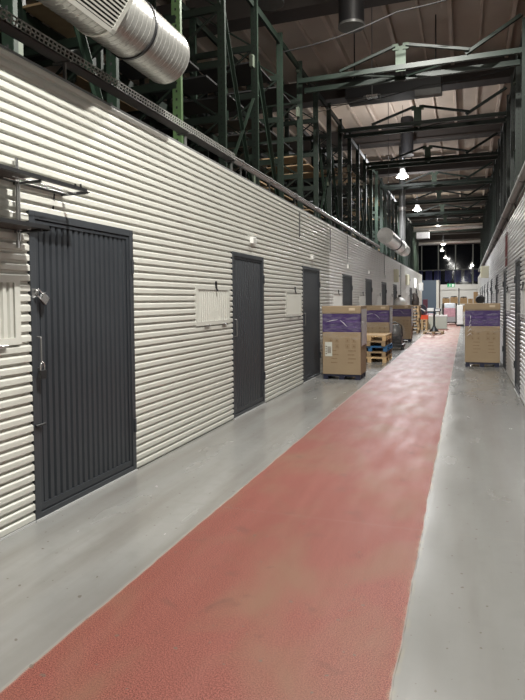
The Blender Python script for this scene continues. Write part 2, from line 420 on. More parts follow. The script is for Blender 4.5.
# lock gear of the nearest door
d1 = bpy.data.objects['door_1']
mb = MB(); mb.box(WL-.006, WL+.006, 3.19, 3.23, 1.54, 1.60); mb.tube([(WL+.0,3.21,1.585),(WL+.035,3.21,1.585),(WL+.04,3.21,1.57),(WL+.035,3.21,1.555),(WL,3.21,1.555)], .005, 8)
mb.build('staple', steel_dk, d1)
def padlock(loc, rx, ry, label, s=1.0, mm=steel_dk, nm='shackle'):
    t = thing('padlock', label, 'padlock', loc)
    t.rotation_euler = (rx, ry, 0)
    b = MB().box(-.011*s, .011*s, -.026*s, .026*s, -.085*s, -.03*s).build('lock_body', mm, t, bevel=.003)
    mb = MB(); pts = [(0,-.017*s,-.032*s),(0,-.017*s,-.005*s)] + [(0, -.017*s*math.cos(q), .017*s*math.sin(q)) for q in [PI*k/8 for k in range(1,8)]] + [(0,.017*s,-.005*s),(0,.017*s,-.032*s)]
    mb.tube(pts, .0045*s, 8); mb.build('shackle', steel, t)
    return t
padlock((WL+.03, 3.222, 1.572), math.radians(52), 0, 'open steel padlock hanging askew from the staple high on the nearest grey door', 1.2, steel)
padlock((WL+.043, 3.232, 1.075), 0, 0, 'dark closed padlock hanging below the pull handle of the nearest grey door', 1.1, blk)
# slide bolt low on door 1
MB().tube([(WL+.012,3.19,.66),(WL+.012,3.28,.66)], .010, 8).build('slide_bolt', blk, d1)
# door seal strip at the bottom
# ------------------------------------------------------------------ hatches
def hatch(X, sx, y0, y1, label, m, latch=True):
    t = thing('ventilation_hatch', label, 'hatch', (X, y0, HZ0), 'wall hatches')
    L_ = y1-y0; H = HZ1-HZ0; mb = MB()
    def bx(a, b, p, q, r, s): a, b = sorted((sx*a, sx*b)); mb.box(a, b, p, q, r, s)
    bx(-.02, .006, 0, .05, 0, H); bx(-.02, .006, L_-.05, L_, 0, H); bx(-.02, .006, .05, L_-.05, 0, .045); bx(-.02, .006, .05, L_-.05, H-.045, H)
    mb.build('hatch_frame', m, t)
    mb = MB(); N = int((L_-.1)/.055); p = (L_-.1)/N; vs = []
    for k in range(N):
        o = .05 + k*p; vs += [(o, -.018), (o+p*.22, -.018), (o+p*.36, -.002), (o+p*.86, -.002), (o+p, -.018)]
    A = [(sx*d, yy, .045) for yy, d in vs]; B = [(a, b, H-.045) for a, b, _ in A]; n = len(A)
    mb.add(A+B, [(i, i+1, n+i+1, n+i) for i in range(n-1)]); mb.build('ribbed_panel', m, t)
    mb = MB(); c = L_*.55
    mb.bar((sx*.012, c, H-.03), (sx*.012, c, H+.055), .018, .02, (1,0,0)); mb.bar((sx*.03, c, H-.06), (sx*.01, c, H), .014, .014, (1,0,0)); mb.build('latch', blk, t)
    for q in (.28, .8):
        MB().tube([(sx*.012, L_*q-.06, -.004), (sx*.012, L_*q+.06, -.004)], .011, 8).build('hinge', steel, t)
    return t
names = ['cream ribbed hatch left of the nearest grey door, under the shelf', 'cream ribbed hatch with black latch left of the second grey door from the camera',
         'greyish hatch left of the third grey door on the left wall', 'white hatch left of the fourth grey door, above the first purple banded carton',
         'far white hatch left of the fifth grey door on the left wall', 'far white hatch left of the sixth grey door on the left wall',
         'far white hatch left of the seventh grey door on the left wall', 'farthest white hatch on the left wall, behind the white bag']
for (a, b), nm, i in zip(HAT_L, names, range(9)):
    hatch(WL, 1, a, b, nm, siding if i < 3 else white_m)
for (a, b), nm in zip(HAT_R, ['nearest grey hatch on the right wall at the photo edge', 'second hatch of the right wall between the two nearest dark doors',
        'third hatch of the right wall, beside the right hand carton', 'fourth hatch of the right wall beyond the right hand carton', 'fifth hatch of the right wall near the cream cabinet']):
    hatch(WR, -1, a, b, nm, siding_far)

# ------------------------------------------------------------------ lamps
def lamp(loc, power, label, col=(1, .95, .86), size=.06, spot=158, up=.10, blend=.35):
    t = thing('high_bay_lamp', label, 'lamp', loc, 'ceiling lamps over the aisle')
    mb = MB(); R = [(.05,.30),(.09,.26),(.10,.16),(.19,.06),(.23,-.02),(.235,-.03)]
    mb.tube([(0,0,z) for r, z in R], 0, 20, False, [r for r, z in R]); mb.build('reflector', white_m, t)
    MB().tube([(0,0,.28),(0,0,.46)], .07, 14).build('housing', steel_dk, t)
    mb = MB(); mb.tube([(0,0,z) for z in (-.09,-.06,.0,.06,.12)], 0, 14, True, [.05,.12,.15,.12,.06]); mb.build('bulb', bulb_m, t)
    MB().tube([(0,0,.46),(0,0,RZ-loc[2])], .008, 6).build('suspension_rod', blk, t)
    l = bpy.data.lights.new('lamp_light', 'SPOT'); l.energy = power; l.color = col; l.shadow_soft_size = size; l.spot_size = math.radians(spot); l.spot_blend = blend
    o = bpy.data.objects.new('lamp_light', l); C.objects.link(o); o.parent = t; o.location = (0,0,-.14)
    u = bpy.data.lights.new('added_uplight', 'POINT'); u.energy = power*up; u.color = col; u.shadow_soft_size = .12  # point light added over each lamp to brighten the roof
    q = bpy.data.objects.new('added_uplight', u); C.objects.link(q); q.parent = t; q.location = (0,0,.62)
    return t
lamp((-.4, 2.55, 5.40), 1180, 'lamp hanging above the camera, nearest of the aisle lamps', (1,.98,.92), size=.03, up=.45)
lamp((-.9, 9.2, 7.6), 1500, 'high lamp above the second grey door', (1,.97,.92), up=.05)
lamp((-2.27, 22.6, 6.15), 1800, 'lit lamp highest in view, beside the vertical grey duct', (.97,.98,1))
lamp((-2.42, 31.5, 6.2), 1600, 'second lit lamp in view, lower than the one by the vertical duct', (.97,.98,1))
lamp((-1.8, 40.5, 6.2), 1700, 'third lit lamp in view counted from the camera', (1,.97,.88))
lamp((-1.85, 52.0, 6.2), 1000, 'distant lit lamp beyond the end of the left wall', (1,.98,.93))
lamp((-2.2, 59.0, 6.2), 900, 'small distant lamp left in the far row', (1,.98,.93))
lamp((-2.2, 69.0, 6.2), 1100, 'farthest small lamp in front of the dark end window', (1,.98,.93))
lamp((.6, 66.0, 5.1), 700, 'low distant lamp right of the far row near the end window', (1,.98,.93))

# ------------------------------------------------------------------ pallet racks on both sides
def rack_bay(x0, x1, yy, L_, label, mm, deep, H=6.65, diag=0, lit=False):
    t = thing('pallet_rack', label, 'rack', (x0, yy, 0), 'green pallet racks'); s = 1 if x1 > x0 else -1; D = abs(x1-x0)
    def upright(px_, py_, mm=mm):
        mb = MB(); w_ = .11; z0 = 0.0
        # open channel with rows of slots: two flanges and a web of short plates
        mb.box(px_-w_/2, px_+w_/2, py_-.004, py_+.004, z0, H)
        for sy in (-1, 1):
            mb.box(px_-w_/2-.004, px_-w_/2+.004, min(py_, py_+.05), max(py_, py_+.05), z0, H); mb.box(px_+w_/2-.004, px_+w_/2+.004, min(py_, py_+.05), max(py_, py_+.05), z0, H); break
        z = 3.0
        mb.m = 1
        while z < H-.05:
            mb.box(px_-.012, px_+.012, py_-.0055, py_-.0042, z, z+.03); z += .10
        return mb.build('upright', [mm, black_in], t)
    for yy_ in (0, L_/2):
        upright(0, yy_, green_lit if lit and yy_ == 0 else mm); upright(s*D, yy_)
    for yy_ in (0, L_/2):
        mb = MB(); z = 2.6; k = 0
        while z < H-.6:
            a, b = (0, s*D) if k % 2 == 0 else (s*D, 0)
            mb.bar((a, yy_+.02, z), (b, yy_+.02, z+.8), .04, .025); mb.bar((0, yy_+.02, z), (s*D, yy_+.02, z), .05, .10); z += .8; k += 1
        mb.build('frame_brace', deep, t)
    for z in (3.55, 4.6, 5.55, 6.5):
        for xx in ((0, s*D) if z > 6 else (s*D,)):
            MB().box(min(xx-.025, xx+.025), max(xx-.025, xx+.025), 0, L_-.06, z-.06, z+.06).build('beam', deep, t)
    for z in (3.55, 4.6, 5.55):
        if random.random() < .75:
            mb = MB(); n = random.choice((2, 3, 4))
            for k in range(n):
                a = .15 + k*(L_-.3)/n; mb.box(min(0.05*s, s*(D-.05)), max(0.05*s, s*(D-.05)), a, a+(L_-.3)/n*.72, z+.06, z+.085)
            mb.build('deck_board', wood_old if random.random() < .4 else black_in, t)
    for k in range(3):
        z = random.choice((3.55, 4.6, 5.55, 6.5)); yy_ = random.choice((.07, L_/2+.07, L_-.1))
        MB().box(s*.02+(-.03), s*.02+.03, yy_, yy_+.09, z-.10, z+.10).build('beam_connector', mat('pale connector', (0.10,0.12,0.09), .5), t)
    if diag:
        mb = MB(); a = (0, .05, 3.1); b = (0, L_/2-.05, 4.7) if diag == 1 else (0, L_/2-.05, 3.1)
        if diag == 1: mb.angle((-.0,0.1,5.6), (0, L_/2, 3.0), .06, .01, (1,0,0))
        else: mb.angle((0,L_/2,5.9), (0, L_-.12, 3.2), .05, .01, (1,0,0)); mb.angle((0,L_/2,3.2), (0, L_-.12, 4.9), .05, .01, (1,0,0))
        mb.build('diagonal_brace', mm, t)
    return t
LB = 2.84
ORD = ['nearest','second','third','fourth','fifth','sixth','seventh','eighth','ninth','tenth','eleventh','twelfth','thirteenth','fourteenth','farthest']
for r in range(15):
    rack_bay(-3.4, -4.55, 3.71 + r*LB, LB, ['nearest dark green rack bay beside the big duct', 'green slotted rack bay rising just behind the end of the big duct'][r] if r < 2 else '%s green rack bay from the camera, rising behind the left siding wall' % ORD[r], green, green_shaded, lit=(r == 1), diag=1+(r % 2))
for r in range(15):
    rack_bay(1.02, 2.2, 3.3+r*LB, LB, '%s shaded green rack bay rising behind the right siding wall' % ORD[r], green_shaded, green_shaded, diag=1+(r % 2))
for r in range(13):
    rack_bay(-6.6, -7.7, 3.0+r*LB, LB, '%s dark bay of the deeper rack row behind the left rack row' % ORD[r if r < 12 else 14], green_shaded, green_shaded, 7.2, 0)

# ------------------------------------------------------------------ aisle ties between the racks
def tie(yy, label):
    t = thing('rack_tie_truss', label, 'truss', (0, yy, 6.13 if yy < 13 else 6.25), 'green trusses across the aisle')
    a, b = -3.36, .98
    MB().box(a, b, -.04, .04, -.05, .045).build('chord', truss_g, t)
    MB().box(a, b, .50, .58, -.07, .03).build('chord', truss_g, t)
    mb = MB(); mb.box(-1.34, -1.14, -.01, .01, -.08, .42); mb.box(-1.40, -1.28, -.03, .03, .34, .46); mb.box(-1.20, -1.08, -.03, .03, .34, .46)
    mb.build('gusset_plate', mat('pale green gusset', (.07,.10,.07), .6), t)
    mb = MB(); mb.angle((a+.9, 0, .05), (-1.34, 0, .40), .07, .01); mb.angle((-1.14, 0, .40), (.05, 0, .12), .07, .01); mb.angle((.0, 0, .05), (b, 0, .62), .08, .01)
    mb.build('diagonal', truss_g, t)
    mb = MB(); mb.bar((-2.4, 0, 0), (-1.24, .54, 0), .05, .03); mb.bar((-1.24, .54, 0), (-.1, 0, 0), .05, .03); mb.bar((-1.24,.54,0),(-1.24,0,0),.05,.03)
    mb.build('plan_brace', truss_g, t)
    return t
ty = [12.0 + 4.3*k for k in range(8)]
nm = ['nearest', 'second', 'third', 'fourth', 'fifth', 'sixth', 'seventh', 'farthest']
for q, yy in enumerate(ty): tie(yy, '%s green truss spanning the aisle high between the racks' % nm[q])

# ------------------------------------------------------------------ duct over the left wall
def spiral_duct(parent, name, c, y0, y1, r, m, pitch=.058):
    pts = []; rad = []; y = y0
    while y < y1:
        for dy, dr in ((0, 0), (pitch*.05, 0), (pitch*.86, 0), (pitch*.90, 0), (pitch*.92, .0025), (pitch*.96, .0025)):
            if y+dy < y1: pts.append((c[0], y+dy, c[1])); rad.append(r+dr)
        y += pitch
    pts.append((c[0], y1, c[1])); rad.append(r)
    return MB().tube(pts, r, 40, True, rad).build(name, m, parent)
t = thing('spiral_duct', 'large galvanised spiral duct with louvred grille above the left wall', 'duct')
CX, CZ, CR = -2.485, 3.642, .229
spiral_duct(t, 'duct_pipe', (CX, CZ), -3.0, 4.60, CR, galv)
for ys in (4.02,):
    mb = MB(); mb.tube([(CX, ys-.012, CZ), (CX, ys+.012, CZ)], CR+.012, 40); mb.bar((CX+.0, ys, CZ+CR), (CX, ys, RZ-.25), .02, .02); mb.build('strap', blk, t)
g = bpy.data.objects.new('supply_grille', None)
# grille plate facing the aisle and slightly down
def grille():
    n = Vector((math.cos(math.radians(38)), 0, -math.sin(math.radians(38)))); u = Vector((math.sin(math.radians(38)), 0, math.cos(math.radians(38))))
    c0 = Vector((CX, 0, CZ)) + n*(CR+.028) + u*.045
    def P(a, y, d): q = c0 + u*a + n*d; return (q.x, y, q.z)
    hw = .165; y0, y1 = 1.9, 3.58
    def slab(mb, a0, a1, ya, yb, d0, d1):
        vs = [P(a0,ya,d0),P(a1,ya,d0),P(a1,yb,d0),P(a0,yb,d0),P(a0,ya,d1),P(a1,ya,d1),P(a1,yb,d1),P(a0,yb,d1)]
        mb.add(vs, [(0,3,2,1),(4,5,6,7),(0,1,5,4),(1,2,6,5),(2,3,7,6),(3,0,4,7)])
    mb = MB(); slab(mb, -hw, hw, y0, y0+.04, -.06, .012); slab(mb, -hw, hw, y1-.04, y1, -.06, .012); slab(mb, -hw, -hw+.03, y0, y1, -.06, .012); slab(mb, hw-.03, hw, y0, y1, -.06, .012)
    fr = mb.build('grille_frame', siding, t)
    mb = MB(); slab(mb, -hw+.02, hw-.02, y0+.03, y1-.03, -.030, -.018); mb.build('grille_back', black_in, fr)
    mb = MB(); a = -hw+.036
    while a < hw-.04:
        slab(mb, a, a+.012, y0+.03, y1-.03, .0, .009); a += .0255
    mb.build('louvre', siding, fr)
    mb = MB(); mb.tube([(CX, y1+.0, CZ), (CX, y1+.03, CZ)], CR+.010, 40); mb.build('collar', siding, t)
grille()
bpy.data.objects.remove(g)
t2 = thing('spiral_duct', 'distant silver duct section hanging over the left wall beside the vertical duct', 'duct')
DX, DZ = -2.50, 3.60
mb = MB(); R_ = .26
mb.tube([(DX, 19.3, DZ), (DX, 19.6, DZ), (DX, 21.9, DZ)], R_, 28, True); mb.build('duct_pipe', foil, t2)
mb = MB(); mb.tube([(DX, 21.9, DZ), (DX, 22.05, DZ)], R_+.02, 28); mb.build('strap', blk, t2)
mb = MB(); mb.tube([(DX, 22.05, DZ), (DX, 25.6, DZ)], R_-.01, 28); mb.build('duct_pipe', foil, t2)
mb = MB(); mb.tube([(DX, 23.6, DZ), (DX, 24.2, DZ)], R_+.012, 28); mb.build('collar', siding, t2)
for q in (20.2, 24.8): MB().bar((DX, q, DZ+R_-.02), (DX, q, RZ), .015, .015).build('hanger', blk, t2)
t3 = thing('vertical_duct', 'tall vertical grey duct rising beside the highest lit lamp', 'duct', (-2.62, 25.9, 0))
mb = MB(); mb.tube([(0,0,3.9), (0,0,RZ-.10)], .14, 18); mb.build('riser', steel_dk, t3)
MB().tube([(0,0,5.35), (0,0,5.5)], .17, 18).build('collar', foil, t3)
MB().box(-.16, .16, -.16, .16, 3.75, 3.9).build('damper_box', steel_dk, t3)
for i, (x_, y_, zb, lb) in enumerate(((-3.5, 10.6, 7.1, 'dark roof ventilator left of the cylindrical one, cut by the top of the photo'), (-2.14, 11.55, 6.86, 'dark cylindrical roof ventilator hanging nearest the camera'), (-2.25, 24.2, 7.3, 'dark cylindrical roof ventilator above the highest lit lamp'))):
    t = thing('roof_ventilator', lb, 'ventilator', (x_, y_, zb), 'roof ventilators')
    MB().tube([(0,0,.05), (0,0,RZ-zb)], .25, 24).build('cylinder', mat('ventilator steel', (.02,.02,.022), .5, .0), t)
    MB().tube([(0,0,0), (0,0,.05)], .262, 24).build('rim', steel_dk, t)
# crossing lagged duct and pipe far away
t = thing('cross_duct', 'silver lagged duct crossing above the aisle far away', 'duct', (0, 40, 6.15))
mb = MB(); mb.tube([(-3.3,0,0),(-2,0,.01),(1.2,0,.06)], .17, 16); mb.build('duct_pipe', foil, t)
MB().box(-3.1, -2.3, -.25, .25, -.62, -.22).build('fan_box', foil, t)
tag(MB().tube([(-3.6,46,5.75),(1.4,46,5.8)], .12, 14).build('cross_pipe', foil), 'thin pale pipe crossing below the lagged duct far away', 'pipe')
# dark air handler between the first two trusses
t = thing('air_handler', 'dark boxy air handling unit under the roof between the nearest trusses', 'air unit', (-1.45, 15.8, 6.75))
MB().box(-1.6, .85, -.3, .4, .1, .62).build('casing', blk, t, bevel=.01)
MB().box(.2, .85, -.32, -.1, -.06, .10).build('outlet', steel_dk, t)
for q in (-1.4, .7): MB().bar((q, 0, .62), (q, 0, RZ-6.75), .03, .03).build('hanger', blk, t)
t = thing('wall_floodlight', 'small unlit floodlight on a bracket near the dark air unit', 'lamp', (-2.2, 14.6, 6.55))
mb = MB(); mb.tube([(-.2,0,0),(-.2,0,-.12),(.2,0,-.12),(.2,0,0)], .012, 8); mb.bar((-.2,0,0),(.2,0,0),.02); mb.bar((0,0,0),(0,0,2.2),.02); mb.build('bracket', steel_dk, t)
MB().box(-.14,.14,-.06,.06,-.07,.0).build('lamp_head', steel, t)
# cables
def cable(pts, r, label, m=black_in):
    P = []
    for (a, b) in zip(pts, pts[1:]):
        a = Vector(a); b = Vector(b)
        for k in range(8):
            f = k/8; q = a.lerp(b, f); q.z -= .18*math.sin(PI*f)*(b-a).length/5; P.append(q)
    P.append(Vector(pts[-1])); return tag(MB().tube(P, r, 6).build('cable', m), label, 'cable', 'cables across the aisle')
cable([(-3.4, 11.0, 6.35), (-1.2, 11.0, 6.75), (1.0, 11.0, 7.1)], .012, 'black cable slung above the nearest green truss')
cable([(-3.3, 13.8, 6.15), (-.9, 13.8, 6.35), (.95, 13.8, 6.5)], .012, 'black cable slung just beyond the nearest green truss')
cable([(-5.6, 14.0, 6.02), (-2.2, 14.5, 6.5)], .008, 'thin pale wire running left from the small floodlight', steel_dk)
cable([(-6.0, 20, 5.7), (-2.3, 22.4, 6.2)], .008, 'thin pale wire running left from the highest lit lamp', steel_dk)

# ------------------------------------------------------------------ cable tray and conduit above the left wall
t = thing('cable_tray', 'perforated steel cable tray running along the top of the left wall', 'cable tray')
TX, TZ = -2.86, 3.36
mb = MB(); mb.box(TX-.07, TX+.05, -3.0, 7.0, TZ-.045, TZ-.038); mb.box(TX-.07, TX-.064, -3.0, 7.0, TZ-.045, TZ+.02)
mb.build('tray_floor', steel_dk, t)
mb = MB(); mb.box(TX+.044, TX+.05, -3.0, 7.0, TZ-.045, TZ-.032); mb.box(TX+.044, TX+.05, -3.0, 7.0, TZ+.025, TZ+.035)
y = 0.8
while y < 7.0:
    mb.bar((TX+.047, y, TZ-.04), (TX+.047, y+.02, TZ+.03), .012, .006, (1,0,0)); y += .045
mb.box(TX+.044, TX+.05, -3.0, 7.0, TZ-.006, TZ+.003)
mb.build('perforated_side', dirt_plate, t)
mb = MB(); mb.tube([(TX-.01, -3, TZ-.02), (TX, 7, TZ-.02)], .022, 10); mb.build('cable_bundle', blk, t)
for y in (1.6, 3.7, 5.7, 7.0):
    mb = MB(); mb.bar((TX, y, TOPL+.02), (TX, y, TZ-.04), .02, .02); mb.bar((TX-.1, y, TZ-.05), (TX+.06, y, TZ-.05), .03, .012); mb.build('bracket', steel_dk, t)
t = thing('conduit_pipe', 'shiny steel conduit pipe continuing from the cable tray along the left wall top', 'pipe')
MB().tube([(TX+.01, 7.03, TZ-.02), (TX+.01, 20.3, TZ-.02)], .045, 16).build('pipe', mat('conduit steel', (.45,.45,.44), .22, .3), t)
MB().tube([(TX+.085, 6.9, TZ-.045), (TX+.085, 20.0, TZ-.05)], .018, 10).build('thin_pipe', steel, t)
for y in (7.3, 8.5, 9.9, 11.4, 13.2, 15.2, 17.6, 20.0):
    mb = MB(); mb.tube([(TX+.01, y-.03, TZ-.02), (TX+.01, y+.03, TZ-.02)], .055, 14); mb.bar((TX+.01, y, TOPL+.02), (TX+.01, y, TZ-.06), .02, .02); mb.build('clamp', steel_dk, t)
t = thing('conduit_pipe', 'grey lagged pipe along the top of the right wall', 'pipe')
mb = MB(); mb.tube([(.75, -3, 3.20), (.75, 38, 3.20)], .062, 14); mb.tube([(.86, -3, 3.17), (.86, 38, 3.17)], .04, 10); mb.build('pipe', mat('grey lagging', (.30,.30,.29), .6, 0, .2, 10), t)
for y in range(3, 38, 2):
    mb = MB(); mb.tube([(.75, y-.03, 3.20), (.75, y+.03, 3.20)], .072, 12); mb.bar((.84, y, TOPR+.02), (.78, y, 3.16), .03, .03); mb.build('clamp', steel_dk, t)

# ------------------------------------------------------------------ shelf bracket over the nearest hatch
t = thing('wall_shelf', 'two tier dark metal shelf on a chrome post, left of the nearest grey door', 'shelf')
XI, XO = -2.77, -2.56
def tier(z, ye, bend, nm):
    mb = MB(); mb.angle((XO, .8, z), (XO, ye, z), .028, .004, (0,0,1)); mb.angle((XI, .8, z), (XI, ye, z), .022, .004); mb.bar((XI, ye-.01, z), (XO+.01, ye-.01, z), .02, .02)
    mb.bar((XI, 3.05, z-.008), (XO, 3.05, z-.008), .02, .016)
    f = mb.build(nm, blk, t)
    mb = MB(); n = 7; w_ = (XO-XI-.03)/n
    for k in range(n): a = XI+.015+k*w_; mb.box(a, a+w_*.86, .8, bend, z+.001, z+.013)
    mb.build('shelf_board', grate, f)
    mb = MB()
    for k in range(2): mb.tube([(XI+.07+k*.07, bend-.1, z-.004), (XI+.07+k*.07, ye-.01, z-.004)], .004, 6)
    mb.build('rod', steel, f)
    return f
tier(2.285, 3.53, 2.98, 'upper_tier'); tier(1.975, 3.12, 3.10, 'lower_tier')
mb = MB(); mb.tube([(XI+.02, 3.05, 1.86), (XI+.02, 3.05, 2.44)], .013, 12); mb.tube([(XI+.055, 3.03, 1.9), (XI+.055, 3.03, 2.30)], .007, 8); mb.build('post', steel, t)
mb = MB(); mb.bar((XO, 3.46, 2.30), (XO, 3.46, 2.335), .01); mb.bar((XO, 3.40, 2.30), (XO, 3.40, 2.325), .01); mb.build('pin', blk, t)
MB().tube([(XI+.0, 3.44, 2.28), (XI-.02, 3.445, 2.16)], .006, 6).build('strut', blk, t)

# ------------------------------------------------------------------ small boxes on the walls
def jbox(loc, s, label, m=white_m, sx=1, grp='small fittings on the walls', cd=None):
    t = thing('junction_box', label, 'junction box', loc, grp)
    MB().box(min(0, sx*s[0]), max(0, sx*s[0]), -s[1]/2, s[1]/2, -s[2]/2, s[2]/2).build('box_body', m, t, bevel=.004)
    MB().box(min(sx*s[0], sx*(s[0]+.004)), max(sx*s[0], sx*(s[0]+.004)), -s[1]*.32, s[1]*.32, -s[2]*.32, s[2]*.32).build('cover', mat('box cover', (.5,.5,.47), .5), t)
    if cd: MB().tube([(sx*.012, 0, s[2]/2), (sx*.012, 0, cd-loc[2])], .009, 8).build('cable_conduit', steel_dk, t)
    return t
jbox((WL, 7.48, 2.33), (.05,.14,.09), 'small white junction box above the second grey door')
jbox((WL, 10.75, 2.32), (.05,.14,.09), 'small white junction box above the third grey door')
jbox((WL, 14.3, 2.33), (.05,.14,.10), 'small white junction box above the fourth grey door', cd=3.1)
jbox((WL, 17.6, 2.33), (.05,.14,.10), 'small white junction box above the fifth grey door')
jbox((WL, 21.1, 2.33), (.05,.16,.12), 'small white junction box above the sixth grey door', cd=3.1)
for i, (y, a, b, lb) in enumerate(((9.9, 2.62, 3.05, 'thin vertical rail on the left wall between the second and third grey doors'), (12.35, 2.55, 3.05, 'thin vertical rail on the left wall past the third grey door'), (26.7, 1.4, 3.05, 'grey vertical conduit between the two cream cabinets on the left wall'))):
    t = thing('wall_rail', lb, 'rail', (WL, y, a), 'vertical rails on the left wall')
    MB().box(0, .018, -.012, .012, 0, b-a).build('rail', trimm if i < 2 else steel_dk, t)
    mb = MB(); z = .03
    while z < b-a: mb.box(.018, .026, -.02, .02, z, z+.02); z += .12
    mb.build('clip', steel_dk, t)
def cabinet(loc, s, label, sx=1, m=cream_m, nm='meter_cabinet', cat='cabinet'):
    t = thing(nm, label, cat, loc, 'wall cabinets')
    b = MB().box(min(0, sx*s[0]), max(0, sx*s[0]), -s[1]/2, s[1]/2, 0, s[2]).build('cabinet_body', m, t, bevel=.008)
    d = MB().box(min(sx*s[0], sx*(s[0]+.012)), max(sx*s[0], sx*(s[0]+.012)), -s[1]*.44, s[1]*.44, s[2]*.06, s[2]*.94).build('cabinet_door', m, t)
    MB().box(min(sx*(s[0]+.012), sx*(s[0]+.03)), max(sx*(s[0]+.012), sx*(s[0]+.03)), s[1]*.28, s[1]*.34, s[2]*.42, s[2]*.55).build('lock', blk, d)
    return t
cabinet((WL, 24.3, 2.22), (.16,.42,.52), 'cream meter cabinet on the left wall, nearer one of two')
cabinet((WL, 29.2, 2.2), (.16,.42,.52), 'cream meter cabinet on the left wall, farther one of two')
cabinet((WR, 22.6, 2.26), (.26,.40,.42), 'cream cabinet sticking out high on the right wall', -1)
cabinet((WL, 34.2, 2.15), (.12,.4,.55), 'white sign box high on the left wall near its end', 1, white_m, 'sign_box', 'sign')
cabinet((WL, 37.8, 2.05), (.22,.4,.5), 'white sign box farthest along the left wall by the blue booth', 1, white_m, 'sign_box', 'sign')
t = thing('red_pipes', 'pair of dark red vertical pipes high on the right wall', 'pipe', (WR-.02, 12.3, 0))
MB().tube([(0,0,2.14),(0,0,2.80)], .011, 10).build('pipe', rust, t); MB().tube([(0,.35,2.14),(0,.35,2.80)], .011, 10).build('pipe', rust, t)
mb = MB()
for z in (2.3, 2.75): mb.box(-.012, .02, -.04, .32, z, z+.02)
mb.build('clip', steel_dk, t)

# ------------------------------------------------------------------ pallets
def pallet_parts(mb, w_, d_, z, h=.13):
    for q in (0, (w_-.09)/2, w_-.09): mb.box(-w_/2+q, -w_/2+q+.09, 0, d_, z, z+.018)
    for q in (0, (w_-.09)/2, w_-.09):
        for r in (0, (d_-.12)/2, d_-.12): mb.box(-w_/2+q, -w_/2+q+.09, r, r+.12, z+.018, z+h-.036)
    n = 3
    for r in (0, (d_-.12)/2, d_-.12): mb.box(-w_/2, w_/2, r, r+.12, z+h-.036, z+h-.02)
    k = 7; s = d_/k
    for i in range(k): mb.box(-w_/2, w_/2, i*s, i*s+s*.72, z+h-.02, z+h)
def pallet(x, y, z, w_, d_, m, label, grp=None, h=.13):
    mb = MB(); pallet_parts(mb, w_, d_, 0, h)
    o = mb.build('pallet', m, loc=(x, y, z)); tag(o, label, 'pallet', grp); return o

